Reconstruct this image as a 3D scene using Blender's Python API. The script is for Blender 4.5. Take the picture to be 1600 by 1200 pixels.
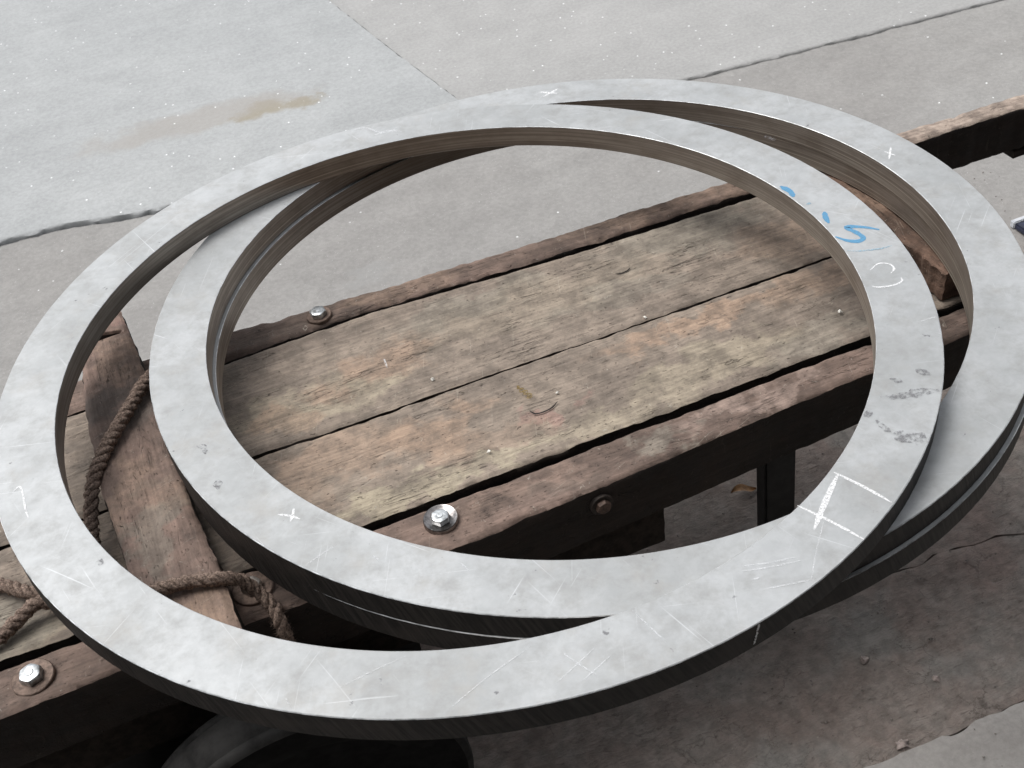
import bpy, math, random
from mathutils import Vector, Matrix, noise as mn
R = math.radians
random.seed(7)
for o in list(bpy.data.objects): bpy.data.objects.remove(o)
S = bpy.context.scene
COL = S.collection

# ------------------------------------------------------------------ camera
cd = bpy.data.cameras.new('camera'); cam = bpy.data.objects.new('camera', cd); COL.objects.link(cam)
rot = Matrix(((0.91494481, 0.32705724, -0.23645203), (-0.3896748, 0.56345586, -0.72847172), (-0.10502167, 0.75865081, 0.64297698)))
cam.matrix_world = Matrix.Translation((-0.27497817, -1.00152234, 0.90782613)) @ rot.to_4x4()
cd.sensor_width = 36; cd.lens = 36 * 1854.38 / 1600
cd.clip_start = 0.05; cd.clip_end = 500
cd.dof.use_dof = True; cd.dof.focus_distance = 1.35; cd.dof.aperture_fstop = 20
S.camera = cam

# ------------------------------------------------------------------ light
SUN_EL, SUN_X, SUN_Y = 62, -0.9, 0.75            # bright patch of an overcast sky, up beyond the cart and a little left
w = bpy.data.worlds.new('World'); S.world = w; w.use_nodes = True
nt = w.node_tree; bg = nt.nodes['Background']
sky = nt.nodes.new('ShaderNodeTexSky'); sky.sky_type = 'NISHITA'; sky.sun_disc = False
sky.sun_elevation = R(SUN_EL); sky.sun_rotation = math.atan2(SUN_X, SUN_Y); sky.dust_density = 3; sky.air_density = 1
hs = nt.nodes.new('ShaderNodeHueSaturation'); hs.inputs['Saturation'].default_value = 0.16
nt.links.new(sky.outputs[0], hs.inputs['Color']); nt.links.new(hs.outputs[0], bg.inputs['Color'])
bg.inputs['Strength'].default_value = 0.15
sd = bpy.data.lights.new('sun', 'SUN'); so = bpy.data.objects.new('sun', sd); COL.objects.link(so)
sd.energy = 1.2; sd.angle = R(35); sd.color = (1, 0.97, 0.93)
sv = Vector((SUN_X, SUN_Y, math.hypot(SUN_X, SUN_Y) * math.tan(R(SUN_EL))))
so.rotation_euler = sv.to_track_quat('Z', 'Y').to_euler(); so.location = (-2, 4, 6)
S.view_settings.view_transform = 'Standard'; S.view_settings.look = 'None'
S.view_settings.exposure = 0.48; S.view_settings.gamma = 1; S.view_settings.use_curve_mapping = False

# ------------------------------------------------------------------ helpers
GZ = -0.45                                        # ground level; the deck's top is z = 0
def tag(o, label=None, cat=None, group=None, kind=None):
    if label: o['label'] = label
    if cat: o['category'] = cat
    if group: o['group'] = group
    if kind: o['kind'] = kind
    return o
def link(name, verts, faces, mats, parent=None, smooth=True, midx=None, sharp=None):
    me = bpy.data.meshes.new(name); me.from_pydata(verts, [], faces)
    for m in (mats if isinstance(mats, (list, tuple)) else [mats]): me.materials.append(m)
    if midx: me.polygons.foreach_set('material_index', midx)
    if smooth: me.polygons.foreach_set('use_smooth', [True] * len(me.polygons))
    me.update()
    if sharp: me.set_sharp_from_angle(angle=R(sharp))
    o = bpy.data.objects.new(name, me); COL.objects.link(o)
    if parent: o.parent = parent
    return o
def empty(name, loc=(0, 0, 0)):
    o = bpy.data.objects.new(name, None); COL.objects.link(o); o.location = loc; o.empty_display_size = .05
    return o
def lerp(a, b, t): return a + (b - a) * t
def pw(*pts):                                     # piecewise linear profile
    def f(x):
        if x <= pts[0][0]: return pts[0][1]
        for (a, b), (c, d) in zip(pts, pts[1:]):
            if x <= c: return lerp(b, d, (x - a) / (c - a))
        return pts[-1][1]
    return f
def fr(x, y, z, oct=3):
    s = 0; a = 1
    for _ in range(oct):
        s += a * mn.noise(Vector((x, y, z))); a *= .5; x *= 2.1; y *= 2.1; z *= 2.1
    return s

class N:                                          # small node builder
    def __init__(s, name):
        s.m = bpy.data.materials.new(name); s.m.use_nodes = True; s.t = s.m.node_tree
        s.b = s.t.nodes['Principled BSDF']; s.out = s.t.nodes['Material Output']
    def n(s, k, **kw):
        x = s.t.nodes.new(k)
        for a, b in kw.items(): setattr(x, a, b)
        return x
    def set(s, sock, v):
        if isinstance(v, bpy.types.NodeSocket): s.t.links.new(v, sock)
        elif isinstance(v, (tuple, list)) and len(v) == 3 and sock.type == 'RGBA': sock.default_value = (*v, 1)
        else: sock.default_value = v
    def P(s, name, v): s.set(s.b.inputs[name], v)
    def obj(s):
        tc = s.n('ShaderNodeTexCoord'); return tc.outputs['Object']
    def objr(s, k=7):                             # object coordinates shifted per object
        oi = s.n('ShaderNodeObjectInfo'); m = s.m_('MULTIPLY', oi.outputs['Random'], k)
        return s.vm('ADD', s.obj(), m)
    def vm(s, op, a, b=(0, 0, 0)):
        x = s.n('ShaderNodeVectorMath', operation=op); s.set(x.inputs[0], a); s.set(x.inputs[1], b); return x.outputs[0]
    def m_(s, op, a, b=0.0, c=0.0, clamp=False):
        x = s.n('ShaderNodeMath', operation=op, use_clamp=clamp); s.set(x.inputs[0], a); s.set(x.inputs[1], b); s.set(x.inputs[2], c); return x.outputs[0]
    def noise(s, v, sc, det=4, rough=.55, dist=0, scale=1):
        v = s.vm('MULTIPLY', v, sc if isinstance(sc, tuple) else (sc,) * 3)
        x = s.n('ShaderNodeTexNoise'); s.set(x.inputs['Vector'], v); x.inputs['Scale'].default_value = scale
        x.inputs['Detail'].default_value = det; x.inputs['Roughness'].default_value = rough; x.inputs['Distortion'].default_value = dist
        return x.outputs[0]
    def vor(s, v, sc, feat='F1', out=0):
        v = s.vm('MULTIPLY', v, sc if isinstance(sc, tuple) else (sc,) * 3)
        x = s.n('ShaderNodeTexVoronoi', feature=feat); s.set(x.inputs['Vector'], v); x.inputs['Scale'].default_value = 1
        return x.outputs[out]
    def rng(s, f, a, b, c=0., d=1.):
        x = s.n('ShaderNodeMapRange', interpolation_type='SMOOTHSTEP'); s.set(x.inputs[0], f)
        for i, v in zip((1, 2, 3, 4), (a, b, c, d)): x.inputs[i].default_value = v
        return x.outputs[0]
    def mix(s, f, a, b, mode='MIX'):
        x = s.n('ShaderNodeMix', data_type='RGBA', blend_type=mode); s.set(x.inputs['Factor'], f); s.set(x.inputs['A'], a); s.set(x.inputs['B'], b)
        return x.outputs['Result']
    def sep(s, v):
        x = s.n('ShaderNodeSeparateXYZ'); s.set(x.inputs[0], v); return x.outputs
    def comb(s, a, b, c):
        x = s.n('ShaderNodeCombineXYZ'); s.set(x.inputs[0], a); s.set(x.inputs[1], b); s.set(x.inputs[2], c); return x.outputs[0]
    def bump(s, h, st, dist=.001, prev=None):
        x = s.n('ShaderNodeBump'); s.set(x.inputs['Height'], h); x.inputs['Strength'].default_value = st; x.inputs['Distance'].default_value = dist
        if prev: s.set(x.inputs['Normal'], prev)
        s.P('Normal', x.outputs[0]); return x.outputs[0]
    def blob(s, v, cx, cy, rx, ry):               # a patch of wear with a ragged outline at its own place
        q = s.vm('SUBTRACT', v, (cx, cy, 0)); q = s.vm('MULTIPLY', q, (1 / rx, 1 / ry, 0))
        x = s.n('ShaderNodeVectorMath', operation='LENGTH'); s.set(x.inputs[0], q)
        return s.rng(x.outputs['Value'], 1.15, .55)

# ------------------------------------------------------------------ materials
def wood_mat(name, base, dark, patches=(), along='x', bark=0., rough=.85, scuff=1.):
    s = N(name); o = s.objr(3.7)
    def sc(a, b, c=None):
        c = c or b
        return (a, b, c) if along == 'x' else (b, a, c)
    big = s.noise(o, sc(5, 14), 4, .6)
    med = s.noise(o, sc(16, 60), 6, .65, .4)
    grain = s.noise(o, sc(9, 240, 160), 5, .6, .3)
    fib = s.noise(o, sc(60, 900, 600), 3, .6)
    mott = s.noise(o, 38, 5, .7)
    col = s.mix(s.rng(big, .35, .65), dark, base)
    wv = s.noise(s.obj(), 14, 4, .6); wx = s.m_('SUBTRACT', wv, .5); wv2 = s.noise(s.obj(), 17, 4, .6, .0); 
    wq = s.vm('ADD', s.obj(), s.comb(s.m_('MULTIPLY', wx, .26), s.m_('MULTIPLY', s.m_('SUBTRACT', wv2, .5), .15), 0))
    for (cx, cy, rx, ry, c, a) in patches:
        f = s.m_('MULTIPLY', s.blob(wq, cx, cy, rx, ry), a)
        f = s.m_('MULTIPLY', f, s.rng(mott, .25, .6, .6, 1.))
        col = s.mix(f, col, c)
    col = s.mix(s.rng(med, .3, .7, .0, .45), col, s.mix(.5, col, dark), 'MIX')
    g = s.rng(grain, .3, .72, .82, 1.14); col = s.mix(1., col, s.comb(g, g, g), 'MULTIPLY')
    g2 = s.rng(mott, .3, .7, .68, 1.26); col = s.mix(1., col, s.comb(g2, g2, g2), 'MULTIPLY')
    # dry checks: thin dark splits along the grain
    ck = s.noise(s.vm('ADD', o, (3, 1, 2)), sc(11, 120, 20), 3, .5, .8)
    ckm = s.m_('MULTIPLY', s.rng(s.m_('ABSOLUTE', s.m_('SUBTRACT', ck, .5)), .012, .0), s.rng(s.noise(o, sc(8, 20), 3), .5, .62))
    col = s.mix(s.m_('MULTIPLY', ckm, .7), col, (.012, .009, .007))
    # pits and ingrained dirt flecks
    pit = s.rng(s.noise(o, sc(130, 380), 4, .65), .63, .70)
    col = s.mix(s.m_('MULTIPLY', pit, .6), col, (.02, .015, .012))
    # pale scuffs
    sf = s.rng(s.noise(s.vm('ADD', o, (9, 4, 1)), (150, 130, 90), 3, .7, 1.2), .64, .74)
    col = s.mix(s.m_('MULTIPLY', sf, .45 * scuff), col, (.52, .48, .41))
    # thin scrapes running every way
    for k, an in enumerate((35, 110, 160)):
        mp = s.n('ShaderNodeMapping'); s.set(mp.inputs[0], o); mp.inputs['Rotation'].default_value = (0, 0, R(an)); mp.inputs['Location'].default_value = (k, k * 2, 0)
        f = s.m_('MULTIPLY', s.rng(s.noise(mp.outputs[0], (12, 500, 12), 2, .5), .66, .72), s.rng(s.noise(mp.outputs[0], (20, 30, 20), 2), .52, .6))
        col = s.mix(s.m_('MULTIPLY', f, .24 * scuff), col, (.50, .46, .38) if k else (.06, .045, .035))
    flk = s.rng(s.noise(s.vm('ADD', o, (2, 6, 3)), sc(85, 260), 5, .75), .57, .68); col = s.mix(s.m_('MULTIPLY', flk, .55), col, s.mix(.5, dark, (.05, .04, .03)))
    s.P('Base Color', col); s.P('Roughness', s.rng(mott, .3, .7, rough - .12, rough + .08)); s.P('Specular IOR Level', .35)
    b = s.bump(grain, .55, .0014); b = s.bump(mott, .7, .0030 + bark, b); b = s.bump(fib, .35, .0005, b)
    b = s.bump(s.m_('SUBTRACT', 1., s.m_('MAXIMUM', ckm, pit)), .8, .0012, b)
    return s.m
GREY, GREYD = (.292, .240, .194), (.205, .168, .138)
OR, YE, RE, GN, DK = (.365, .262, .192), (.365, .315, .235), (.31, .20, .17), (.275, .252, .208), (.15, .12, .10)
deck_far = wood_mat('weathered_plank_wood', GREY, GREYD, [
    (-.075, .140, .075, .045, OR, .8), (-.22, .17, .08, .05, GREYD, .6), (-.21, .128, .10, .03, YE, .55), (-.15, .10, .11, .025, YE, .7), (-.205, .105, .05, .03, OR, .7),
    (.07, .20, .12, .03, GN, .5), (.40, .20, .16, .05, GN, .6), (.5, .11, .09, .05, OR, .45), (.25, .12, .10, .025, GN, .5), (.30, .11, .12, .02, DK, .3), (.15, .16, .2, .05, YE, .25)])
deck_near = wood_mat('worn_plank_wood', GREY, GREYD, [
    (-.06, -.010, .075, .05, OR, .9), (-.16, .02, .10, .05, OR, .6), (.02, .025, .05, .03, GREYD, .7), (.30, .025, .15, .024, OR, .95), (.47, .02, .10, .035, OR, .55),
    (-.10, -.085, .17, .022, YE, .95), (.13, -.085, .13, .024, YE, .6), (.30, -.055, .14, .035, YE, .65), (.44, -.08, .10, .03, GN, .5), (.083, -.036, .032, .022, RE, .8),
    (-.50, -.08, .09, .03, YE, .6), (-.56, -.06, .1, .05, GN, .7), (-.007, -.072, .02, .012, DK, .7), (.0, -.05, .1, .03, OR, .35), (-.24, -.03, .06, .04, OR, .4)])
rail_wood = wood_mat('brown_rail_wood', (.235, .168, .138), (.115, .084, .069), [
    (.30, -.14, .10, .02, (.33, .25, .21), .8), (-.02, -.14, .12, .02, (.28, .20, .16), .6), (.05, -.155, .06, .02, DK, .5), (.17, -.14, .05, .02, GN, .6), (.45, .27, .2, .03, OR, .35),
    (.0, .285, .1, .03, OR, .35), (-.17, .285, .07, .03, DK, .5), (.98, .25, .26, .06, (.40, .325, .27), .95)])
bar_wood = wood_mat('red_brown_timber', (.285, .198, .162), (.165, .120, .100), [
    (-.38, .17, .05, .05, (.10, .085, .075), .8), (-.36, -.06, .03, .07, (.20, .18, .15), .7), (-.38, .02, .04, .06, OR, .35), (-.35, -.19, .06, .045, OR, .6), (-.34, .26, .04, .06, OR, .4),
    (-.345, .345, .03, .02, RE, .8)], along='y')
bark_wood = wood_mat('rough_bark_timber', (.17, .105, .076), (.075, .048, .035), [(.62, .08, .07, .05, OR, .35)], along='y', bark=.004)

def steel_top():
    s = N('dull_cut_steel_face'); o = s.objr(5.)
    a = s.noise(o, 7, 5, .6); b = s.noise(o, 36, 6, .72, .1); c = s.noise(o, 160, 4, .6)
    col = s.mix(s.rng(a, .35, .65), (.385, .398, .402), (.475, .490, .498))
    col = s.mix(s.rng(b, .40, .75, 0., .7), col, (.325, .327, .322)); fm = s.noise(s.vm('ADD', o, (3, 3, 8)), 62, 5, .7, .4); gg = s.rng(fm, .3, .7, .93, 1.05); col = s.mix(1., col, s.comb(gg, gg, gg), 'MULTIPLY')
    col = s.mix(s.rng(s.noise(s.vm('ADD', o, (4, 4, 4)), 16, 5, .7), .52, .72, 0., .4), col, (.37, .355, .33))
    sp = s.rng(s.noise(s.vm('ADD', o, (2, 7, 1)), 75, 3, .65), .70, .77)
    col = s.mix(s.m_('MULTIPLY', sp, .8), col, (.15, .15, .16))
    # fine scratches in several directions
    scr = None
    for k, an in enumerate((20, 52, 75, 115, 140)):
        mp = s.n('ShaderNodeMapping'); s.set(mp.inputs[0], o); mp.inputs['Rotation'].default_value = (0, 0, R(an)); mp.inputs['Location'].default_value = (k, k * 2, 0)
        f = s.noise(mp.outputs[0], (6, 420, 6), 2, .5); f = s.m_('MULTIPLY', s.rng(f, .69, .74), s.rng(s.noise(mp.outputs[0], (9, 14, 9), 2), .52, .6))
        scr = f if scr is None else s.m_('MAXIMUM', scr, f)
    col = s.mix(s.m_('MULTIPLY', scr, .45), col, (.72, .74, .76))
    s.P('Base Color', col); s.P('Metallic', .30)
    s.P('Roughness', s.m_('ADD', s.rng(b, .3, .7, .50, .62), s.m_('MULTIPLY', sp, .15))); s.P('Specular IOR Level', .5)
    n = s.bump(c, .12, .0004); s.bump(b, .15, .0012, n)
    return s.m
def steel_side(inner):
    s = N('machined_inner_wall' if inner else 'flame_cut_outer_wall'); o = s.obj(); x, y, z = s.sep(o)
    oi = s.n('ShaderNodeObjectInfo'); an = s.m_('ADD', s.m_('ARCTAN2', y, x), s.m_('MULTIPLY', oi.outputs['Random'], 4))
    if inner:
        ln = s.noise(s.comb(s.m_('MULTIPLY', an, 1.2), 0, s.m_('MULTIPLY', z, 420)), 1, 4, .6)
        dirt = s.noise(s.comb(s.m_('MULTIPLY', an, 7), 0, s.m_('MULTIPLY', z, 40)), 1, 5, .65)
        col = s.mix(s.rng(ln, .35, .7), (.24, .21, .185), (.42, .385, .34)); col = s.mix(s.rng(dirt, .4, .75, 0, .7), col, (.18, .15, .125))
        gl = s.m_('MULTIPLY', s.rng(s.noise(s.comb(s.m_('MULTIPLY', an, .7), 3, s.m_('MULTIPLY', z, 300)), 1, 2, .5), .60, .68), .8); col = s.mix(gl, col, (.62, .58, .50))
        s.P('Base Color', col); s.P('Metallic', .75); s.P('Roughness', .42); s.bump(ln, .3, .0004)
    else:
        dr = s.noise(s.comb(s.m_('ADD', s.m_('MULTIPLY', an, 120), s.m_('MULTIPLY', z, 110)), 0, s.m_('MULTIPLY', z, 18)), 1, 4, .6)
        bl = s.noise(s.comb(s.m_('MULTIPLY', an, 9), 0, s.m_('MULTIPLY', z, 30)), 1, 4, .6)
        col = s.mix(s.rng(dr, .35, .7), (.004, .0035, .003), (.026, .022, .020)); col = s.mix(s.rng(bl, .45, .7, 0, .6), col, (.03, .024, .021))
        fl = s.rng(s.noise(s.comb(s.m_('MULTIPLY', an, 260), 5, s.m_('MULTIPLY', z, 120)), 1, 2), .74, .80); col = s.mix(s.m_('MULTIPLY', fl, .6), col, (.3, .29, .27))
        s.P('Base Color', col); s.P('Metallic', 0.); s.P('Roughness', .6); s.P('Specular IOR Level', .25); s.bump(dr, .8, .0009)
    return s.m
def mark_mat(name, col, lo, hi, rough=.9, mx=1., sc=480):
    s = N(name); o = s.obj(); f = s.rng(s.noise(o, sc, 5, .75), lo, hi, 0., mx)
    s.P('Base Color', col); s.P('Roughness', rough); s.P('Alpha', f); return s.m
def simple(name, col, rough=.6, metal=0., var=.35, sc=60, bump=.3, dist=.0008, spec=.5):
    s = N(name); o = s.objr(); f = s.noise(o, sc, 5, .65); g = s.rng(f, .3, .7, 1 - var, 1 + var)
    s.P('Base Color', s.mix(1., col, s.comb(g, g, g), 'MULTIPLY')); s.P('Roughness', rough); s.P('Metallic', metal); s.P('Specular IOR Level', spec)
    s.bump(f, bump, dist); return s.m
def concrete(name, c1, c2, glitter, stain=None, dirt=None):
    s = N(name); o = s.obj()
    a = s.noise(o, 1.1, 5, .6); b = s.noise(o, 9, 6, .65); c = s.noise(o, 110, 4, .7); tr = s.noise(o, (1.2, 14, 5), 4, .6)
    col = s.mix(s.rng(a, .35, .65), c1, c2)
    g = s.rng(b, .3, .7, .955, 1.035); col = s.mix(1., col, s.comb(g, g, g), 'MULTIPLY')
    g = s.rng(tr, .3, .7, .97, 1.03); col = s.mix(1., col, s.comb(g, g, g), 'MULTIPLY')
    g = s.rng(c, .3, .7, .90, 1.09); col = s.mix(1., col, s.comb(g, g, g), 'MULTIPLY')
    fk = s.noise(s.vm('ADD', o, (7, 3, 0)), (38, 95, 40), 5, .7, .6); fkm = s.m_('MULTIPLY', s.rng(fk, .66, .74), s.rng(s.noise(o, 6, 3), .5, .62)); col = s.mix(s.m_('MULTIPLY', fkm, .5), col, (.13, .12, .11))
    for (cx, cy, rx, ry, cc, al) in (stain or ()):
        wq = s.vm('ADD', o, s.comb(s.m_('MULTIPLY', s.m_('SUBTRACT', b, .5), .35), s.m_('MULTIPLY', s.m_('SUBTRACT', s.noise(o, 8, 4), .5), .18), 0))
        col = s.mix(s.m_('MULTIPLY', s.blob(wq, cx, cy, rx, ry), al), col, cc)
    if dirt:                                        # brown soiled strip under and before the cart
        x, y, z = s.sep(o)
        yy = s.m_('ADD', y, s.m_('MULTIPLY', s.m_('SUBTRACT', s.noise(o, 5, 5, .65), .5), .30))
        m = s.rng(yy, dirt + .22, dirt - .10)
        d1 = s.noise(o, 13, 6, .7, .5); d2 = s.noise(s.vm('ADD', o, (5, 2, 0)), 55, 5, .7)
        dc = s.mix(s.rng(d1, .30, .70), (.205, .166, .146), (.245, .218, .196)); dc = s.mix(s.rng(s.noise(s.vm('ADD', o, (1, 8, 0)), 7, 4, .6), .5, .68, 0, .75), dc, (.215, .207, .192)); st_ = s.noise(s.vm('ADD', o, (3, 1, 0)), (45, 130, 40), 6, .75, .5); dc = s.mix(s.rng(st_, .56, .70, 0, .6), dc, (.055, .042, .036)); dc = s.mix(s.rng(st_, .42, .30, 0, .4), dc, (.27, .245, .22)); dc = s.mix(s.rng(s.noise(s.vm('ADD', o, (11, 3, 0)), 4.5, 5, .65), .52, .66, 0, .5), dc, (.235, .168, .145))
        g = s.rng(d2, .3, .7, .78, 1.2); dc = s.mix(1., dc, s.comb(g, g, g), 'MULTIPLY')
        sp = s.rng(s.noise(o, 330, 2, .5), .68, .75); dc = s.mix(s.m_('MULTIPLY', sp, .4), dc, (.36, .33, .30))
        ed = s.m_('MULTIPLY', s.rng(s.vor(s.vm('ADD', o, s.comb(s.m_('MULTIPLY', d1, .12), s.m_('MULTIPLY', b, .12), 0)), (16, 24, 10), 'DISTANCE_TO_EDGE'), .03, .0), s.rng(b, .45, .6)); dc = s.mix(s.m_('MULTIPLY', ed, .5), dc, (.035, .027, .022))
        col = s.mix(m, col, dc)
    if glitter:  # sparkle put into the base colour as white specks
        mm = s.m_('SUBTRACT', 1., m) if dirt else 1.
        vd = s.n('ShaderNodeTexVoronoi', feature='F1'); s.set(vd.inputs['Vector'], s.vm('MULTIPLY', o, (62,) * 3)); vd.inputs['Scale'].default_value = 1
        cr = s.sep(vd.outputs['Color'])[0]
        gm = s.m_('MULTIPLY', s.rng(vd.outputs['Distance'], .17, .11), s.m_('GREATER_THAN', cr, glitter)); gm = s.m_('MULTIPLY', s.m_('MULTIPLY', gm, mm), s.rng(a, .3, .55, .35, 1.))
        col = s.mix(gm, col, (.93, .94, .95))
        vs = s.rng(s.noise(o, 420, 2, .5), .69, .75); col = s.mix(s.m_('MULTIPLY', s.m_('MULTIPLY', vs, mm), .45), col, (.85, .86, .86))
    s.P('Base Color', col); s.P('Roughness', .82); s.P('Specular IOR Level', .35)
    n = s.bump(c, .45, .0018); n = s.bump(b, .45, .007, n)
    if dirt: s.bump(s.mix(m, (.5, .5, .5), s.comb(st_, st_, st_)), .7, .005, n)
    return s.m
M_top, M_out, M_in = steel_top(), steel_side(False), steel_side(True)
M_chalk = mark_mat('white_chalk', (.86, .87, .88), .32, .54, mx=.85); M_thin = mark_mat('faint_chalk', (.84, .86, .88), .40, .62, mx=.6)
M_blue = mark_mat('blue_marker_paint', (.10, .31, .52), .30, .48, .6, mx=.85); M_smudge = mark_mat('dark_grime', (.19, .19, .20), .42, .62, mx=.6, sc=190)
M_bluef = mark_mat('faded_blue_marker', (.30, .47, .58), .42, .60, .6)
M_zinc = simple('bright_zinc_steel', (.47, .49, .50), .34, .95, .45, 160, .4, .0006)
M_zincd = simple('dull_worn_steel', (.42, .39, .36), .42, .85, .3, 260, .3, .0004)
M_rust = simple('rusty_washer_steel', (.14, .10, .08), .6, .55, .4, 220, .4, .0005)
M_rope = simple('dirty_jute_fibre', (.22, .165, .135), .95, 0, .7, 420, 1., .0016, .1)
M_rubber = simple('dusty_black_rubber', (.030, .029, .028), .9, 0, .7, 22, .7, .002, .3)
M_rubs = simple('black_rubber', (.009, .009, .009), .9, 0, .4, 45, .4, .001, .1)
M_iron = simple('black_painted_iron', (.012, .012, .012), .6, .2, .5, 50, .4, .0008, .3)
M_black_wood = simple('black_wood', (.020, .015, .012), .85, 0, .5, 70, .5, .001, .2)  # near-black wood of the pieces under the deck
C_FAR = (.345, .356, .359); C_FAR2 = (.378, .389, .391)
M_far = concrete('pale_concrete', C_FAR, C_FAR2, .90, [(.12, 1.83, .10, .05, (.27, .235, .17), .75), (-.08, 1.88, .32, .07, (.315, .295, .27), .6)])
M_farb = concrete('grey_concrete', (.335, .334, .328), (.365, .363, .357), .90)
M_near = concrete('worn_grey_concrete', (.268, .260, .250), (.305, .300, .290), .975, [(.1, 1.0, .1, .03, (.28, .28, .275), .4)], dirt=.36)
M_low = concrete('dusty_grey_concrete', (.28, .265, .25), (.34, .325, .31), 0)
M_ground = concrete('old_ground', (.26, .25, .24), (.33, .32, .31), 0)

# ------------------------------------------------------------------ ground
def slab(name, xs, f0, f1, ts, z, relief, mat, fq=14, edge=.004, seed=0, depth=.06, label=None, soft=.12):
    V, F = [], []; nx, ny = len(xs), len(ts)
    for x in xs:
        a = f0(x) + edge * fr(x * 30, seed, 1, 4); b = f1(x) + edge * fr(x * 30, seed, 5, 4)
        for t in ts:
            y = lerp(a, b, t); e = min(abs(y - a), abs(b - y))
            h = relief * fr(x * fq, y * fq, seed, 4) - max(0, (.008 - e)) * soft
            V.append((x, y, z + h))
    for i in range(nx - 1):
        for j in range(ny - 1): k = i * ny + j; F.append((k, k + ny, k + ny + 1, k + 1))
    rim = [i * ny for i in range(nx)] + [(nx - 1) * ny + j for j in range(1, ny)] + [i * ny + ny - 1 for i in range(nx - 2, -1, -1)] + [j for j in range(ny - 2, 0, -1)]
    base = len(V)
    for k in rim: v = V[k]; V.append((v[0], v[1], z - depth))
    n = len(rim)
    for i in range(n): j = (i + 1) % n; F.append((rim[j], rim[i], base + i, base + j))
    o = link(name, V, F, mat, sharp=50); tag(o, label, kind='structure'); return o
def steps(*segs):
    out = [segs[0][0]]
    for a, b, n in segs: out += [lerp(a, b, (i + 1) / n) for i in range(n)]
    return out
g = link('ground', [(-90, -90, GZ - .055), (90, -90, GZ - .055), (90, 90, GZ - .055), (-90, 90, GZ - .055)], [(0, 1, 2, 3)], M_ground, smooth=False)
tag(g, 'old grey ground round the cart', kind='structure')
edge1 = pw((-9, 2.35), (-.5956, 1.561), (-.4533, 1.554), (-.2854, 1.503), (1.065, 1.378), (1.448, 1.342), (1.873, 1.311), (9, .75))
crackx = pw((1.3, .556), (1.63, .531), (2.0, .484), (2.46, .435), (12, -.6))
# far slabs: two casts meeting at a joint that runs away from the cart
def slab_y(name, x0f, x1f, ys, ts, z, relief, mat, seed, label, gap=.006, rag=.006):
    V, F = [], []; nx, ny = len(ts), len(ys)
    for t in ts:
        for y0 in ys:
            yy = y0
            for _ in range(3):
                xa, xb = x0f(yy), x1f(yy); x = lerp(xa, xb, t); yy = edge1(x) + gap + y0
            x += .0035 * fr(yy * 25, seed, 3, 3) if 0 < t else .0035 * fr(yy * 25, seed, 8, 3)
            if y0 == 0: yy += rag * fr(x * 26, seed, 2, 4)
            h = relief * fr(x * 9, yy * 9, seed, 3) - (.004 if y0 == 0 else 0)
            V.append((x, yy, z + h))
    for i in range(nx - 1):
        for j in range(ny - 1): k = i * ny + j; F.append((k, k + ny, k + ny + 1, k + 1))
    rim = [i * ny for i in range(nx)] + [(nx - 1) * ny + j for j in range(1, ny)] + [i * ny + ny - 1 for i in range(nx - 2, -1, -1)] + [j for j in range(ny - 2, 0, -1)]
    base = len(V)
    for k in rim: v = V[k]; V.append((v[0], v[1], z - .06))
    for i in range(len(rim)): j = (i + 1) % len(rim); F.append((rim[j], rim[i], base + i, base + j))
    o = link(name, V, F, mat, sharp=50); return tag(o, label, kind='structure')
ysf = [0, .004, .012] + steps((.03, 2.2, 110), (2.2, 12, 12))
slab_y('pavement', lambda y: -9, lambda y: crackx(y) - .0030, ysf, steps((0, .86, 12), (.86, 1, 130)), GZ + .010, .0012, M_far, 3, 'pale sparkling concrete slab left of the joint', .0045, .010)
slab_y('pavement', lambda y: crackx(y) + .002, lambda y: 9, ysf, steps((0, .22, 170), (.22, 1, 10)), GZ + .005, .0012, M_farb, 4, 'pale concrete slab right of the joint', .0015, .004)
xsn = steps((-9, -1.2, 8), (-1.2, 2.2, 340), (2.2, 9, 8))
l2 = pw((-9, .9), (.45, -.115), (.585, -.131), (.613, -.124), (.671, -.136), (.7145, -.138), (.748, -.152), (9, -1.0))
l3 = pw((-9, -.02), (.317, -.367), (.453, -.3735), (.557, -.374), (9, -.9))
slab('road', xsn, lambda x: max(l2(x), -9) if x > .45 else -.115 + (x - .45) * -.12, edge1, steps((0, 1, 150)), GZ, .0028, M_near, 13, .004, 11, label='worn concrete yard surface, brown with dirt beneath the cart')
slab('path', xsn, l3, lambda x: (l2(x) if x > .45 else -.115 + (x - .45) * -.12) - .0012, steps((0, 1, 60)), GZ - .001, .0034, M_near, 15, .003, 12, label='brown dirty strip of concrete before the cart')
slab('pavement', xsn, lambda x: l3(x) - 3.0, lambda x: l3(x) - .002, [0, .3, .6] + steps((.75, 1, 60)), GZ + .003, .002, M_low, 15, .006, 13, label='dusty grey concrete slab at the lower right corner')

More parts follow.
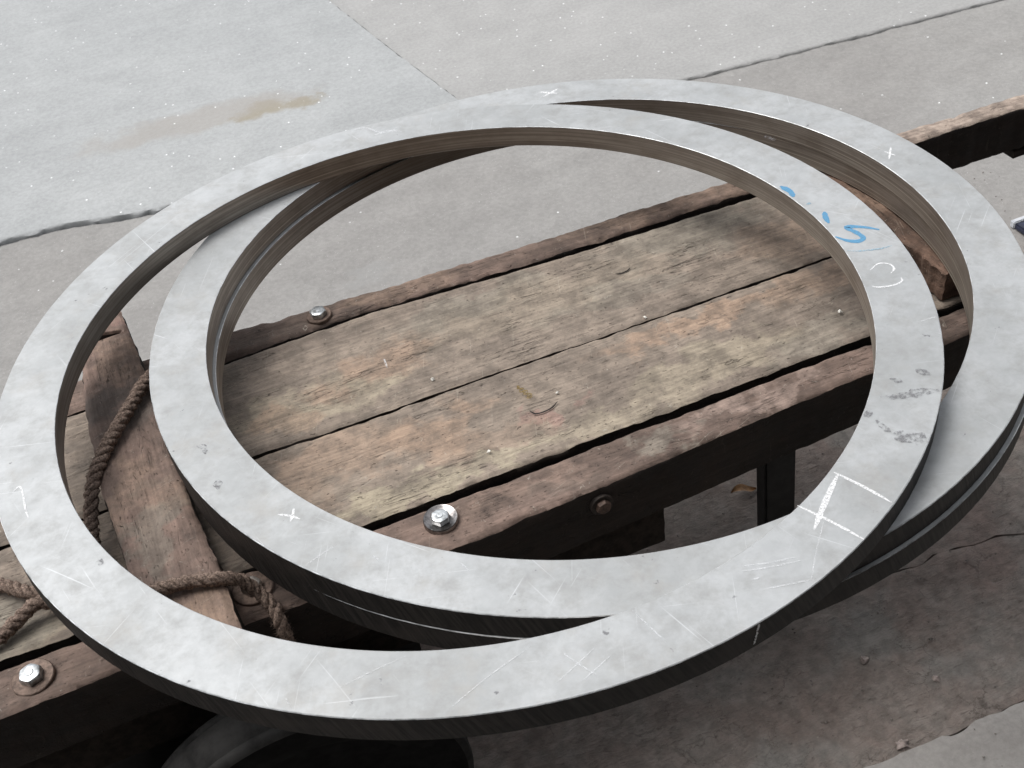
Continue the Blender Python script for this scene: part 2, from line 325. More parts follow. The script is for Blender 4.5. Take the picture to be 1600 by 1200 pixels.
# ------------------------------------------------------------------ timber builder
def timber(name, u0, u1, fa, fb, zt, zb, mat, parent, axis='x', step=.006, seed=0, amp=.0015, edge=.002, rnd=.004, cut=.0, dz=None, chips=0., side=None):
    """swept rectangular section with worn corners; fa / fb give the two long edges along the length"""
    V, F = [], []; nu = max(2, int((u1 - u0) / step) + 1); wd = abs(fb((u0 + u1) / 2) - fa((u0 + u1) / 2)); th = zt - zb
    nt_ = max(6, int(wd / .005)); ns = max(4, int(th / .007))
    sec = []                                       # (s across 0..1, depth 0..1, corner flags)
    sec += [('t', i / nt_) for i in range(nt_ + 1)]
    sec += [('r', i / ns) for i in range(1, ns + 1)]
    sec += [('b', 1 - i / 4) for i in range(1, 5)]
    sec += [('l', 1 - i / ns) for i in range(1, ns)]
    m = len(sec)
    for i in range(nu):
        u = lerp(u0, u1, i / (nu - 1)); a = fa(u) + edge * fr(u * 38, seed, 1, 5); b = fb(u) + edge * fr(u * 38, seed, 9, 5)
        zo = (dz(u) if dz else 0)
        if chips:
            ca = max(0, fr(u * 16, seed, 31, 3) - .35) * chips; cb = max(0, fr(u * 16, seed, 41, 3) - .35) * chips
        else: ca = cb = 0
        for k, t in sec:
            if k in 'tb': v = lerp(a, b, t); z = zt + zo if k == 't' else zb + zo
            else: v = b if k == 'r' else a; z = lerp(zt, zb, t) + zo
            sgn = 1 if b > a else -1
            ea = abs(v - a); eb = abs(b - v)
            if k != 'b':
                d = min(ea, eb); dd = (zt + zo) - z
                if k == 't':
                    if d < rnd: z -= (rnd - d) ** 2 / rnd * .55
                    z += amp * fr(u * 9, v * 55, seed, 3) + amp * .5 * fr(u * 70, v * 90, seed, 2)
                    if ea < .012: z -= ca * (1 - ea / .012)
                    if eb < .012: z -= cb * (1 - eb / .012)
                else:
                    off = amp * 1.2 * fr(u * 14, z * 60, seed + (3 if k == 'r' else 6), 3)
                    if dd < rnd: off -= (rnd - dd) ** 2 / rnd * .55
                    off -= (cb if k == 'r' else ca) * max(0, 1 - dd / .014)
                    v += off * (sgn if k == 'r' else -sgn)
            V.append((u, v, z) if axis == 'x' else (v, u, z))
    for i in range(nu - 1):
        for j in range(m):
            k = i * m + j; k2 = i * m + (j + 1) % m
            F.append((k, k + m, k2 + m, k2))
    F.append(tuple(range(m))); F.append(tuple((nu - 1) * m + j for j in range(m - 1, -1, -1)))
    me_flip = (axis == 'x') == (fb((u0 + u1) / 2) > fa((u0 + u1) / 2))
    if me_flip: F = [tuple(reversed(f)) for f in F]
    MI = None
    if side:
        MI = []
        for i in range(nu - 1):
            for j in range(m): MI.append(0 if sec[j][0] == 't' and sec[(j + 1) % m][0] == 't' else 1)
        MI += [0, 0]; mat = [mat, side]
    return link(name, V, F, mat, parent, sharp=55, midx=MI)
def box(name, lo, hi, mat, parent=None, bev=.002, taper=None):
    (x0, y0, z0), (x1, y1, z1) = lo, hi
    import bmesh
    bm = bmesh.new(); bmesh.ops.create_cube(bm, size=1)
    for v in bm.verts: v.co = Vector((lerp(x0, x1, v.co.x + .5), lerp(y0, y1, v.co.y + .5), lerp(z0, z1, v.co.z + .5)))
    if taper:
        for v in bm.verts:
            if v.co.z < (z0 + z1) / 2: v.co.x += taper[0]; v.co.y += taper[1]
    if bev: bmesh.ops.bevel(bm, geom=bm.edges[:], offset=bev, segments=2, affect='EDGES')
    me = bpy.data.meshes.new(name); bm.to_mesh(me); bm.free(); me.materials.append(mat)
    o = bpy.data.objects.new(name, me); COL.objects.link(o)
    if parent: o.parent = parent
    return o
def lathe(name, prof, mat, parent=None, n=48, axis='z', loc=(0, 0, 0), closed=False, sharp=40, midx=None, scallop=None):
    V, F, MI = [], [], []; m = len(prof)
    for i in range(n):
        a = 2 * math.pi * i / n
        for r, z in prof:
            p = (r * math.cos(a), r * math.sin(a), z)
            if axis == 'y': p = (p[0], p[2], p[1])
            V.append(p)
    segs = m if closed else m - 1
    for i in range(n):
        for j in range(segs):
            k = i * m + j; k1 = i * m + (j + 1) % m; q = ((i + 1) % n) * m + j; q1 = ((i + 1) % n) * m + (j + 1) % m
            f = (k, q, q1, k1); F.append(f if axis == 'z' else f[::-1]); MI.append(midx[j] if midx else 0)
    o = link(name, V, F, mat, parent, sharp=sharp, midx=MI if midx else None); o.location = loc; return o

# ------------------------------------------------------------------ the handcart
M_side = wood_mat('greasy_shade_dark_wood', (.030, .022, .018), (.016, .012, .010), rough=.9, scuff=.12)  # timber sides: shade painted in as near-black, over some greasy soiling
cart = tag(empty('wooden_handcart', (0, 0, GZ)), 'low wooden handcart with worn brown planks and bolted side rails under the steel rings', 'handcart')
def under(o):                                      # parts keep world coordinates although the cart's origin is on the ground
    o.location.z -= GZ; return o
pf = pw((-1.3, .247), (-.24, .247), (-.05, .254), (.2, .2365), (.52, .2275), (.75, .223))
seam = pw((-1.3, .060), (-.45, .0577), (-.256, .060), (-.157, .0557), (-.016, .0569), (.28, .0534), (.5227, .0526), (.8, .051))
sg_ = pw((-.3, .0016), (-.05, .0014), (.03, .0003), (.25, .0004), (.33, .0014), (.5, .0018))
pn = pw((-1.3, -.103), (.7, -.106))
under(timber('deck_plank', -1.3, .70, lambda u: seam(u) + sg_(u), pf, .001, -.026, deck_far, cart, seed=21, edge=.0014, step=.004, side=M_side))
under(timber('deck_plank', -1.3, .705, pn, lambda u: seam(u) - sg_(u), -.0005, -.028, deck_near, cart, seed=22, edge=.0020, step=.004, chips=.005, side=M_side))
rn_in = pw((-1.45, -.1155), (-.55, -.1155), (.08, -.1175), (.7, -.116), (1.5, -.114)); rn_out = pw((-1.45, -.178), (-.555, -.174), (-.445, -.172), (-.10, -.181), (.157, -.172), (.363, -.163), (.43, -.161), (1.5, -.158))
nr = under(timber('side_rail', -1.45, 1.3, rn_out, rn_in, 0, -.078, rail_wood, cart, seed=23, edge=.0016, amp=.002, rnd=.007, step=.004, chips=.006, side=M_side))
rf_in = pw((-1.45, .252), (-.3, .252), (-.05, .262), (.2, .249), (.52, .245), (.79, .231), (.98, .227), (1.6, .222)); rf_out = pw((-1.45, .325), (-.226, .3145), (-.084, .3035), (.22, .292), (.5, .285), (.82, .266), (1.0, .262), (1.6, .262))
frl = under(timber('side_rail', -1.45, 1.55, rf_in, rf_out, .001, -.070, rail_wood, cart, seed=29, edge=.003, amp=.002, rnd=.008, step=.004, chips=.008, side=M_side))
# pieces bolted beneath, and an added dark plate
under(timber('lower_beam', -.62, .157, lambda u: -.163, lambda u: -.098, -.079, -.142, M_black_wood, cart, seed=31, rnd=.012, step=.01))
under(timber('lower_beam', -.62, .157, lambda u: .25, lambda u: .31, -.071, -.135, M_black_wood, cart, seed=32, rnd=.012, step=.01))
under(box('added_shade_plate', (-1.40, -.156, -.41), (-.15, -.150, -.1425), M_iron, cart, .001))  # dark plate added to black out the bright ground under the cart
for x0 in (-1.1, -.25, .24, .60):
    under(timber('cross_joist', -.11, .245, lambda v, x0=x0: x0, lambda v, x0=x0: x0 + .05, -.029, -.076, M_black_wood, cart, axis='y', seed=int(x0 * 10) + 40, step=.02))
under(timber('rail_bracket', .980, 1.25, lambda u: .228, lambda u: .265, -.0712, -.088, M_black_wood, cart, seed=35, rnd=.01, step=.01))
for y0, sg in ((-.152, -.02), (.25, .02)):
    under(box('leg', (.297, y0, GZ + .002), (.341, y0 + .022, -.0785 if sg < 0 else -.0712), M_iron, cart, .003, (.028, .02 if sg < 0 else -.02)))
# wheels
def wheel(cy, side):
    wq = tag(empty('wheel', (-.3165, cy, -.265 - GZ)), None); wq.parent = cart
    w2 = .032; prof = [(.125, -w2 * .7), (.150, -w2), (.172, -w2), (.1790, -w2 * .90), (.1812, -w2 * .72), (.1775, -w2 * .66), (.1775, -w2 * .60), (.1815, -w2 * .55), (.1825, 0), (.1815, w2 * .55), (.1775, w2 * .60), (.1775, w2 * .66), (.1812, w2 * .72), (.1790, w2 * .90), (.172, w2), (.150, w2), (.125, w2 * .7)]
    MI = [1, 1, 0, 0, 0, 0, 0, 0, 0, 0, 0, 0, 0, 0, 1, 1]
    lathe('tyre', prof, [M_rubber, M_rubs], wq, 96, 'y', midx=MI, sharp=None)
    lathe('rim', [(.126, -.022), (.126, .022), (.10, .016), (.03, .006), (.03, -.006), (.10, -.016)], M_rubs, wq, 48, 'y', closed=True)
    lathe('hub', [(.0, -.045), (.028, -.045), (.030, -.03), (.030, .03), (.028, .045), (.0, .045)], M_iron, wq, 24, 'y')
    return wq
wheel(-.2205, -1); wheel(.375, 1)
lathe('axle', [(0, -.21), (.012, -.21), (.012, .365), (0, .365)], M_iron, cart, 16, 'y', (-.3165, 0, -.265 - GZ))
for y in (-.135, .28): under(box('axle_bracket', (-.345, y - .012, -.30), (-.288, y + .012, -.135), M_iron, cart, .003))

# bolts
M_rust2 = simple('dull_rusted_nut', (.085, .055, .042), .65, .3, .4, 220)
M_dkrust = simple('black_rusted_washer', (.035, .026, .021), .7, .2, .4, 220)
M_wash = simple('polished_dished_washer', (.27, .255, .25), .25, .95, .45, 200, .2, .0003)
def hexbolt(loc, rh, hh, rw, mh, mw, rot=0, side=False, dish=0, parent=cart):
    b = empty('bolt', (loc[0], loc[1], loc[2] - GZ)); b.parent = parent
    if side: b.rotation_euler = (R(90), 0, R(rot))
    lathe('washer', [(rh * .5, 0), (rh * .5, .0022), (rw * .62, .0022), (rw * .86, .0026 + dish), (rw * .95, .0028 + dish * 1.2), (rw * .99, .0021 + dish), (rw, .0008), (rw, -.003)], mw, b, 48)
    b.rotation_euler.x += R(dish * 0 + (2.5 if not side else 0)); b.rotation_euler.y += R(-2 if not side else 0)
    V, F = [], []; rings = [(1.0, 0.0026), (1.0, hh * .78), (.93, hh * .93), (.72, hh), (.40, hh - .0001), (.34, hh + .0004), (0.0, hh + .0005)]; n = 36
    for k, (s_, z) in enumerate(rings):
        for i in range(n):
            a = 2 * math.pi * i / n; t = (a % (math.pi / 3)) - math.pi / 6
            hexr = rh * math.cos(math.pi / 6) / math.cos(t)
            circ = rh * .90
            mixf = 0 if k < 2 else (.55 if k == 2 else 1)
            r = lerp(hexr, circ, mixf * 1.0) * s_ if k >= 2 else hexr
            aa = a + R(rot if not side else 15); V.append((r * math.cos(aa), r * math.sin(aa), z))
    for k in range(len(rings) - 1):
        for i in range(n): F.append((k * n + i, k * n + (i + 1) % n, (k + 1) * n + (i + 1) % n, (k + 1) * n + i))
    link('bolt_head', V, F, mh, b, sharp=30); return b
hexbolt((-.0945, -.1415, .001), .0105, .0095, .0190, M_zinc, M_wash, 10, dish=.0022)
hexbolt((-.1095, .2790, .003), .0112, .0100, .0170, M_zinc, M_rust, 35)
hexbolt((-.5205, -.1440, .001), .0118, .0110, .0210, M_zinc, M_rust, 20)
hexbolt((-.2990, -.1370, .001), .0110, .0100, .0215, M_zincd, M_rust, 5)
hexbolt((.0750, -.1765, -.027), .0088, .0090, .0135, M_rust2, M_dkrust, 0, side=True)
# the thin crescent split in the near plank
def ribbon(pts, width, z, wobble=.0, taper=True, n_per=5, lift=0):
    P = [Vector((a, b)) for a, b in pts]; Q = []
    if len(P) == 2: P = [P[0], (P[0] + P[1]) / 2, P[1]]
    ext = [2 * P[0] - P[1]] + P + [2 * P[-1] - P[-2]]
    for i in range(1, len(ext) - 2):
        p0, p1, p2, p3 = ext[i - 1:i + 3]
        for k in range(n_per):
            t = k / n_per
            Q.append(.5 * ((2 * p1) + (p2 - p0) * t + (2 * p0 - 5 * p1 + 4 * p2 - p3) * t * t + (3 * p1 - p0 - 3 * p2 + p3) * t ** 3))
    Q.append(P[-1]); V, F = [], []
    for i, q in enumerate(Q):
        d = (Q[min(i + 1, len(Q) - 1)] - Q[max(i - 1, 0)]).normalized(); nrm = Vector((-d.y, d.x)); t = i / (len(Q) - 1)
        wv = width / 2 * (1 + wobble * mn.noise(Vector((q.x * 160, q.y * 160, 2))))
        if taper: wv *= min(1, .35 + 3 * min(t, 1 - t))
        for s_ in (-1, 1): p = q + nrm * wv * s_; V.append((p.x, p.y, z))
        if i: k = 2 * i; F.append((k - 2, k - 1, k + 1, k))
    return V, F
M_split = simple('dark_split', (.012, .009, .008), .9)
V, F = ribbon([(.057, -.0295), (.061, -.0375), (.070, -.0395), (.082, -.0375), (.092, -.031)], .0022, .0022)
for v_ in V[-4:]: pass
under(link('split', V, F, M_split, cart, smooth=False))
V, F = ribbon([(.265, .162), (.272, .158), (.281, .159), (.287, .163)], .0020, .0026)
under(link('split', V, F, M_split, cart, smooth=False))

# ------------------------------------------------------------------ cross bars lying on the deck
BT = .0463
bl = pw((-.225, -.402), (-.10, -.406), (.04, -.4152), (.18, -.4143), (.300, -.405), (.316, -.392), (.322, -.352), (.329, -.352), (.338, -.40), (.43, -.41))
br = pw((-.225, -.318), (-.21, -.3192), (-.134, -.3212), (-.03, -.3298), (.175, -.3357), (.27, -.3388), (.37, -.3445), (.43, -.352))
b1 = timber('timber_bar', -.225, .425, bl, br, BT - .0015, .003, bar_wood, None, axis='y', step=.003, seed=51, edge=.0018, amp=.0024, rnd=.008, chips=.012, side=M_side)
tag(b1, 'pinkish brown timber bar tied with rope across the deck at the left', 'timber bar')
b2 = timber('timber_bar', -.098, .32, lambda v: .578 + .005 * mn.noise(Vector((v * 30, 0, 0))), lambda v: .655, BT - .0025, .003, bark_wood, None, axis='y', step=.003, seed=52, edge=.005, amp=.0030, rnd=.006, chips=.014)
tag(b2, 'rough bark-edged timber bar under the rings at the right', 'timber bar')

# ------------------------------------------------------------------ steel rings
RO, RI, TH = .5, .4355, .029
def ring_mesh():
    c = .0007; o_, i_ = RO, RI
    prof = [(i_, c), (i_, TH * .35), (i_, TH * .7), (i_, TH - c * .6), (i_ + c * .6, TH), (lerp(i_, o_, .33), TH), (lerp(i_, o_, .66), TH), (o_ - c, TH), (o_, TH - c), (o_, TH * .7), (o_, TH * .35), (o_, c), (o_ - c, 0), (i_ + c, 0)]
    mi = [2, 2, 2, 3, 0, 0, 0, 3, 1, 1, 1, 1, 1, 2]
    V, F, MI = [], [], []; m = len(prof); n = 480
    for i in range(n):
        a = 2 * math.pi * i / n
        for j, (r, z) in enumerate(prof):
            if j in (7, 8, 9, 10, 11): r += .00028 * fr(a * 60, z * 30, 3, 4) - (.0012 * max(0, mn.noise(Vector((a * 95, 4, 4))) - .45) if j in (7, 8) else 0)
            V.append((r * math.cos(a), r * math.sin(a), z))
    for i in range(n):
        for j in range(m):
            k = i * m + j; k1 = i * m + (j + 1) % m; q = ((i + 1) % n) * m; F.append((k, k1, q + (j + 1) % m, q + j)); MI.append(mi[j])
    return V, F, MI
V, F, MI = ring_mesh()
F = [f[::-1] for f in F]
M_edge = simple('worn_highlight_arris', (.62, .64, .65), .35, .6, .5, 60)  # edge highlight put into a brighter colour on the worn chamfers
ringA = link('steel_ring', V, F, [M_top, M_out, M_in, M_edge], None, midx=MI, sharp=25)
ringB = ringA.copy(); COL.objects.link(ringB); ringC = ringA.copy(); COL.objects.link(ringC)
ringA.location = (0, 0, BT + 2 * TH); ringB.location = (.1643, .0503, BT + TH); ringC.location = (.1674, .0472, BT)
G = 'flat steel rings stacked on the cart'
tag(ringA, 'topmost steel ring, with a blue painted figure and chalk cross lines', 'steel ring', G)
tag(ringB, 'middle steel ring reaching to the right edge, under the topmost one', 'steel ring', G)
tag(ringC, 'lowest steel ring, showing only as a thin pale rim beneath the middle one', 'steel ring', G)
MARKS_TOP = [
('chalk',0.0030,[(0.2148, -0.3835), (0.2268, -0.4112), (0.2361, -0.4377)]),
('chalk',0.0048,[(0.2158, -0.3878), (0.1883, -0.4095), (0.1606, -0.433)]),
('chalk',0.0029,[(0.1642, -0.4024), (0.1788, -0.4328), (0.1906, -0.4618)]),
('thin',0.0011,[(0.1731, -0.4289), (0.147, -0.456), (0.1283, -0.4774)]),
('chalk',0.0022,[(0.4253, -0.1459), (0.4398, -0.1407), (0.4487, -0.1477), (0.4477, -0.1569), (0.4399, -0.1619)]),
('chalk',0.0022,[(0.4439, -0.1741), (0.4402, -0.18), (0.4283, -0.1809), (0.4133, -0.1758), (0.4091, -0.1705)]),
('blue',0.0046,[(0.4798, -0.0871), (0.4675, -0.0731), (0.4521, -0.0634), (0.4553, -0.0794), (0.4552, -0.0915), (0.4468, -0.0938), (0.4375, -0.0865), (0.4307, -0.0731)]),
('blue',0.0047,[(0.45, -0.0238), (0.4443, -0.0347), (0.4404, -0.0466)]),
('blue',0.0056,[(0.4385, 0.0511), (0.4416, 0.0352), (0.4383, 0.022)]),
('blue',0.0024,[(0.4413, -0.0001), (0.448, 0.0006)]),
('blue',0.0019,[(0.4259, -0.1031), (0.4387, -0.1111), (0.4571, -0.1181), (0.4718, -0.1199)]),
('thin',0.0014,[(0.4118, -0.2449), (0.4322, -0.2471)]),
('chalk',0.0020,[(-0.481, -0.0257), (-0.4751, -0.0219), (-0.4727, -0.0302), (-0.4721, -0.0579), (-0.4704, -0.0721)]),
('thin',0.0037,[(0.0296, 0.4911), (0.0465, 0.4906), (0.0651, 0.4605), (0.0903, 0.4652)]),
('thin',0.0036,[(0.0512, 0.4613), (0.0707, 0.4632), (0.0893, 0.4484)]),
('thin',0.0017,[(0.0872, -0.4397), (0.1067, -0.4462), (0.1299, -0.4516)]),
('thin',0.0016,[(0.0834, -0.444), (0.104, -0.4504), (0.1326, -0.457)]),
('thin',0.0016,[(0.0856, -0.4553), (0.0926, -0.4568)]),
('thin',0.0011,[(0.0867, -0.4682), (0.113, -0.4746), (0.1332, -0.4793)]),
('thin',0.0010,[(-0.1006, -0.473), (-0.0804, -0.4652), (-0.0587, -0.4564)]),
('thin',0.0010,[(-0.0824, -0.4811), (-0.0522, -0.4696)]),
('thin',0.0016,[(-0.0844, -0.45), (-0.0791, -0.4625), (-0.0699, -0.4815)]),
('thin',0.0013,[(-0.0167, -0.4351), (-0.0125, -0.4549), (-0.0072, -0.4784)]),
('thin',0.0008,[(-0.2584, -0.3981), (-0.2288, -0.395), (-0.1982, -0.3934)]),
('thin',0.0009,[(-0.186, -0.4572), (-0.1483, -0.4436), (-0.1044, -0.4318)]),
('thin',0.0011,[(-0.2981, -0.3864), (-0.2963, -0.3993)]),
('smudge',0.0045,[(0.3097, -0.3219), (0.3271, -0.3287), (0.3472, -0.3339), (0.3626, -0.3396)]),
('smudge',0.0057,[(0.2846, -0.3316), (0.288, -0.3378)]),
('smudge',0.0025,[(0.2884, -0.3441), (0.2871, -0.3566), (0.2894, -0.3659)]),
('smudge',0.0074,[(0.2883, -0.3692), (0.2961, -0.3766), (0.3039, -0.383), (0.3105, -0.3926)]),
('smudge',0.0033,[(0.3625, -0.3044), (0.3706, -0.318)]),
('smudge',0.0026,[(0.3337, -0.3032), (0.3411, -0.313)]),
('smudge',0.0031,[(-0.4171, -0.1607), (-0.4134, -0.1678)]),
('smudge',0.0034,[(0.4882, 0.1641), (0.4933, 0.1468)]),
]
MARKS_SECOND =[
('chalk',0.0025,[(-0.4166, -0.2054), (-0.407, -0.2126), (-0.3987, -0.2219)]),
('chalk',0.0031,[(-0.4004, -0.2047), (-0.403, -0.2119), (-0.4079, -0.2206)]),
('chalk',0.0026,[(0.456, 0.0397), (0.4613, 0.0245)]),
('chalk',0.0026,[(0.4693, 0.0445), (0.4491, 0.0211)]),
('chalk',0.0039,[(0.152, 0.4512), (0.1724, 0.4321)]),
('chalk',0.0039,[(0.1799, 0.444), (0.1517, 0.4343)]),
('thin',0.0011,[(-0.4135, -0.2833), (-0.3943, -0.2762), (-0.3753, -0.2705)]),
('thin',0.0018,[(-0.3502, -0.3001), (-0.3473, -0.3085)]),
('thin',0.0021,[(-0.2501, -0.0297), (-0.2523, -0.0475)]),
('thin',0.0012,[(-0.2818, -0.3473), (-0.2777, -0.3606)]),
('smudge',0.0027,[(-0.4686, -0.0668), (-0.4623, -0.0726), (-0.4627, -0.0843)]),
('smudge',0.0026,[(-0.4594, -0.1283), (-0.4617, -0.1423)]),
]

KIND = {'chalk': (M_chalk, 'chalk_mark'), 'thin': (M_thin, 'chalk_mark'), 'blue': (M_blue, 'blue_paint_mark'), 'smudge': (M_smudge, 'grime_mark')}
def put_marks(ring, L, cx=0, cy=0):
    for q, (k, wd, pts) in enumerate(L):
        mat, nm = KIND[k]
        if k == 'blue' and wd < .0026: mat = M_bluef
        V, F = ribbon(pts, wd * {'smudge': 2.2, 'blue': 1.35}.get(k, 1.), TH + .00022 + q * .000012, .9 if k == 'smudge' else .35)
        link(nm, V, F, mat, ring, smooth=False)
put_marks(ringA, MARKS_TOP); put_marks(ringB, MARKS_SECOND)

def wall_mark(ring, pts, wd):                       # a dribble of chalk down the outer wall: (angle in degrees, height)
    V, F = [], []
    for i, (a, z) in enumerate(pts):
        for s_ in (-1, 1):
            t = R(a) + s_ * wd / RO * (1 + .6 * mn.noise(Vector((i * 3.1, 2, 2)))); V.append(((RO + .0006) * math.cos(t), (RO + .0006) * math.sin(t), z))
        if i: k = 2 * i; F.append((k - 2, k, k + 1, k - 1))
    link('chalk_mark', V, F, M_chalk, ring, smooth=False)
wall_mark(ringA, [(-82.3 - k * .035 + .12 * mn.noise(Vector((k * .8, 1, 5))), TH - .001 - k * .0016) for k in range(15)], .0011)

# ------------------------------------------------------------------ ropes
def catmull(P, step=.002):
    P = [Vector(p) for p in P]; ext = [2 * P[0] - P[1]] + P + [2 * P[-1] - P[-2]]; Q = []
    for i in range(1, len(ext) - 2):
        p0, p1, p2, p3 = ext[i - 1:i + 3]; n = max(2, int((p2 - p1).length / step))
        for k in range(n):
            t = k / n
            Q.append(.5 * ((2 * p1) + (p2 - p0) * t + (2 * p0 - 5 * p1 + 4 * p2 - p3) * t * t + (3 * p1 - p0 - 3 * p2 + p3) * t ** 3))
    Q.append(P[-1]); return Q
def rope(label, P, rad=.0082, seed=0):
    root = tag(empty('rope', P[0]), label, 'rope', 'jute ropes tied round the timber'); off = Vector(P[0])
    Q = catmull(P); n = len(Q); T = [(Q[min(i + 1, n - 1)] - Q[max(i - 1, 0)]).normalized() for i in range(n)]
    up = Vector((0, 0, 1)); U = []
    for t in T:
        u = (up - t * up.dot(t))
        u = u.normalized() if u.length > .05 else Vector((1, 0, 0)); up = u; U.append(u)
    L = [0]
    for i in range(1, n): L.append(L[-1] + (Q[i] - Q[i - 1]).length)
    rs = rad * .56; K = 9; cen = []
    for s_ in range(3):
        V, F = [], []; C = []
        for i in range(n):
            ph = L[i] / .034 * 2 * math.pi + s_ * 2 * math.pi / 3 + .35 * mn.noise(Vector((L[i] * 40, seed, s_)))
            u, t = U[i], T[i]; b = t.cross(u); rr = rad * .50
            C.append(Q[i] + (u * math.cos(ph) + b * math.sin(ph)) * rr)
        for i in range(n):
            t = (C[min(i + 1, n - 1)] - C[max(i - 1, 0)]).normalized(); u = (U[i] - t * U[i].dot(t)).normalized(); b = t.cross(u)
            for k in range(K):
                a = 2 * math.pi * k / K; r = rs * (1 + .15 * mn.noise(Vector((L[i] * 30, s_, seed)))) * (1 + .5 * mn.noise(Vector((C[i].x * 420 + k * 1.7, C[i].y * 420, C[i].z * 420 + s_))))
                V.append(tuple(C[i] + (u * math.cos(a) + b * math.sin(a)) * r - off))
            if i:
                for k in range(K): q = (i - 1) * K; F.append((q + k, q + (k + 1) % K, q + K + (k + 1) % K, q + K + k))
        F.append(tuple(range(K))[::-1]); F.append(tuple((n - 1) * K + k for k in range(K)))
        link('strand', V, F, M_rope, root)
        cen.append(C)
    rnd = random.Random(seed); V, F = [], []
    for _ in range(int(L[-1] * 9000)):
        i = rnd.randrange(1, n - 1); c = Q[i]; a = rnd.uniform(0, 6.283); u, t = U[i], T[i]; b = t.cross(u)
        d = (u * math.cos(a) + b * math.sin(a)); p = c + d * rad * .85; ln = rnd.uniform(.002, .0085)
        dr = (d * rnd.uniform(.3, 1) + t * rnd.uniform(-1.2, 1.2) + b * rnd.uniform(-.4, .4)).normalized(); sd_ = dr.cross(d).normalized() * .00016
        k = len(V); V += [tuple(p + sd_ - off), tuple(p - sd_ - off), tuple(p + dr * ln + Vector((rnd.uniform(-1, 1), rnd.uniform(-1, 1), rnd.uniform(-1, 0))) * .0008 - off)]; F.append((k, k + 1, k + 2))
    tag(link('loose_fibres', V, F, M_rope, root, smooth=False), kind='stuff')
    return root
rope('brown twisted rope running diagonally over the left timber bar', [(-.285, .235, -.05), (-.298, .228, .01), (-.314, .214, .044), (-.336, .190, .0555), (-.366, .146, .0555), (-.397, .098, .054), (-.420, .060, .045), (-.436, .020, .022), (-.441, -.02, .010), (-.436, -.06, .010)], .0078, 1)
rope('brown fuzzy rope over the near end of the left timber bar, beside the bolt', [(-.44, -.115, .010), (-.418, -.135, .030), (-.403, -.142, .052), (-.378, -.144, .0545), (-.350, -.149, .0545), (-.327, -.157, .0535), (-.309, -.155, .040), (-.296, -.158, .020), (-.287, -.172, .008), (-.284, -.188, -.010), (-.283, -.190, -.07), (-.287, -.186, -.16)], .0068, 2)
rope('short brown rope lying on the deck at the left edge of the photo', [(-.66, .035, .009), (-.58, .012, .009), (-.540, -.012, .012), (-.512, -.040, .014), (-.488, -.052, .012), (-.470, -.062, .012), (-.475, -.078, .011), (-.500, -.066, .020), (-.528, -.074, .012), (-.56, -.088, .009), (-.66, -.095, .009)], .0072, 3)

# ------------------------------------------------------------------ small litter
def stone_mesh(name, mat, r, seed):
    import bmesh
    bm = bmesh.new(); bmesh.ops.create_icosphere(bm, subdivisions=1 if r < .004 else 2, radius=r)
    for v in bm.verts: v.co *= 1 + .8 * mn.noise(v.co * (1.4 / r) + Vector((seed, 0, 0))); v.co.z *= .65
    me = bpy.data.meshes.new(name); bm.to_mesh(me); bm.free(); me.materials.append(mat); return me
M_white = simple('pale_chip', (.72, .70, .64), .6, 0, .2, 300); M_brass = simple('brassy_swarf', (.85, .76, .50), .22, .9, .3, 300)
M_stone = simple('pinkish_stone', (.30, .25, .23), .8, 0, .4, 120)
M_tan = simple('dry_leaf', (.30, .17, .08), .8, 0, .4, 120)
LIT = [(.4619, -.0545, .0032, 'white_chip', M_white, 'white stone chip at the right of the near plank'), (-.0227, .0812, .0022, 'white_chip', M_white, 'tiny pale chip on the far plank near the seam'),
       (-.0104, -.0697, .0022, 'white_chip', M_white, 'tiny pale chip beside the dark spot near the rail gap'), (.2538, .0584, .0020, 'white_chip', M_white, 'tiny pale chip on the seam in mid deck'), (.0981, -.0165, .0018, 'white_chip', M_white, 'tiny pale chip above the red stain')]
for i, (x, y, r, nm, mt, lb) in enumerate(LIT):
    o = bpy.data.objects.new(nm, stone_mesh(nm, mt, r, i)); COL.objects.link(o); o.location = (x, y, r * .5 + .0015); tag(o, lb, 'stone chip', 'pale chips on the deck')
for i, (x, y, r, a) in enumerate([(.0605, .0105, .0022, 0), (.0625, .0045, .0036, 1), (.0650, -.0010, .0034, 2), (.0665, -.0085, .0040, 3)]):
    V, F = [], []
    for k in range(22):                             # a small curl of swarf
        an = k * .42 + a; rr = r * (1 - k * .012)
        for s_ in (-1, 1): V.append((rr * math.cos(an), rr * math.sin(an) * .8, .0012 + k * .00015 + s_ * .0011))
        if k: q = 2 * k; F.append((q - 2, q - 1, q + 1, q))
    o = link('metal_curl', V, F, M_brass); o.location = (x, y, .003); tag(o, ['smallest dark brassy curl at the far end of the little cluster mid deck', 'bright brassy curl second from the far end of the cluster', 'bright brassy curl between the bright one and the nearest one', 'brassy metal curl nearest the crescent split in the deck'][i], 'metal shaving', 'metal curls on the middle of the deck')
V, F = [], []
for i in range(13):
    t = i / 12; wv = .0075 * math.sin(math.pi * min(1, t * 1.02)) ** .7 + .0004; x = (t - .5) * .042; z = .006 + .006 * math.sin(t * 5) 
    for s_ in (-1, -.5, 0, .5, 1): V.append((x, s_ * wv + .006 * (t - .5) ** 2, z + .004 * abs(s_) + .0008 * mn.noise(Vector((i, s_ * 3, 0)))))
    if i:
        for j in range(4): k = i * 5 + j; F.append((k - 5, k - 4, k + 1, k))
o = link('dry_leaf', V, F, M_tan); o.location = (.437, .108, GZ + .002); o.rotation_euler = (0, 0, R(-8)); tag(o, 'curled dry tan leaf on the dirty ground left of the black leg', 'leaf')
rg = random.Random(5); V, F = [], []
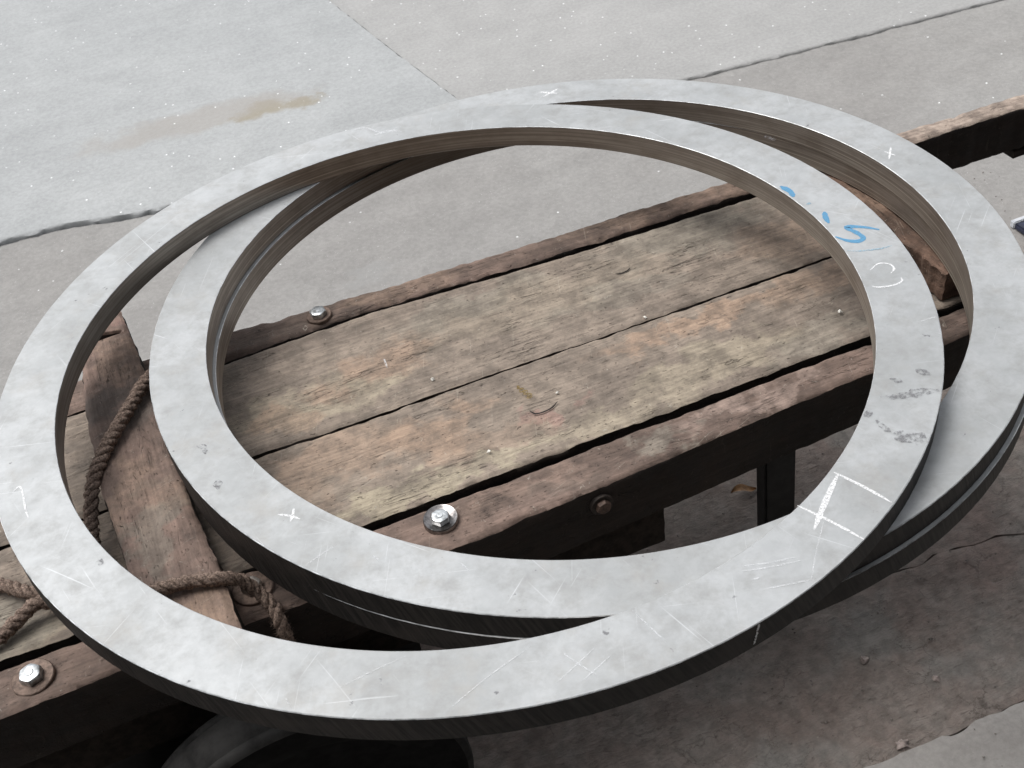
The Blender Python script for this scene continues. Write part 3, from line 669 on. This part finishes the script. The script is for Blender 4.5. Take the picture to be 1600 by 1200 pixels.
for _ in range(1500):
    x = rg.uniform(-.6, 1.4); y = rg.uniform(-.62, .7); r = rg.uniform(.0008, .0026) * (1.6 if rg.random() < .04 else 1); k = len(V)
    z = GZ + .0028 * fr(x * 13, y * 13, 11, 4) + r * .3 + (.006 if y < -.38 else 0)
    for dx, dy, dz_ in ((1, 0, 0), (-.6, .8, 0), (-.5, -.8, .1), (0, 0, .9), (0, 0, -.8)): V.append((x + dx * r * rg.uniform(.7, 1.3), y + dy * r * rg.uniform(.7, 1.3), z + dz_ * r * .8))
    F += [(k, k + 1, k + 3), (k + 1, k + 2, k + 3), (k + 2, k, k + 3), (k + 1, k, k + 4), (k + 2, k + 1, k + 4), (k, k + 2, k + 4)]
M_grit = simple('grey_grit', (.20, .175, .16), .85, 0, .6, 90)
tag(link('grit', V, F, M_grit, smooth=False), 'fine grit scattered over the dirty ground', kind='stuff')
for i, (x, y, r, lb) in enumerate([(.414, -.233, .0060, 'pale grey stone on the brown dirt below the rings'), (.379, -.361, .0075, 'pinkish stone on the crack at the bottom right'), (.478, -.30, .0048, 'small stone between the brown dirt and the right corner')]):
    o = bpy.data.objects.new('stone', stone_mesh('stone', M_stone, r, i + 9)); COL.objects.link(o); o.location = (x, y, GZ + r * .4); tag(o, lb, 'stone')
# navy tray with a pale rim on the ground beyond the rings
M_navy = simple('navy_plastic', (.018, .022, .045), .45, 0, .4, 30); M_rim = simple('pale_rim', (.55, .57, .60), .4, .1, .15, 30)
tr = tag(empty('navy_board', (1.62, .30, GZ)), 'dark navy board with a pale rim on the ground at the right edge', 'board')
box('board_panel', (-.36, -.30, 0.002), (.60, .168, .014), M_navy, tr, .003); box('board_rim', (-.36, .168, .001), (.60, .180, .016), M_rim, tr, .002)

# ------------------------------------------------------------------ wall and awning added behind the camera to darken what faces it
M_wall = simple('dark_shade_wall', (.035, .028, .025), .9, 0, .4, 8); M_sheet = simple('dark_shade_sheet', (.05, .035, .028), .8, .2, .4, 8)
wl = tag(empty('added_shade_wall', (0, -2.2, GZ - .05)), 'dark unseen wall added behind the camera for shade', 'wall')
box('wall', (-7, -.12, 0), (7, .12, 3.3), M_wall, wl, .01)
aw = tag(empty('added_shade_awning', (0, -2.08, GZ + 2.35)), 'dark unseen corrugated awning added above the camera for shade', 'awning')
V, F = [], []
for i in range(561):
    x = -7 + i * .025; z = .018 * math.sin(i * math.pi / 2.0 * .66)
    V += [(x, 0, z + .12), (x, .85, z - .05)]
    if i: k = 2 * i; F.append((k - 2, k, k + 1, k - 1))
link('shade_sheet', V, F, M_sheet, aw)
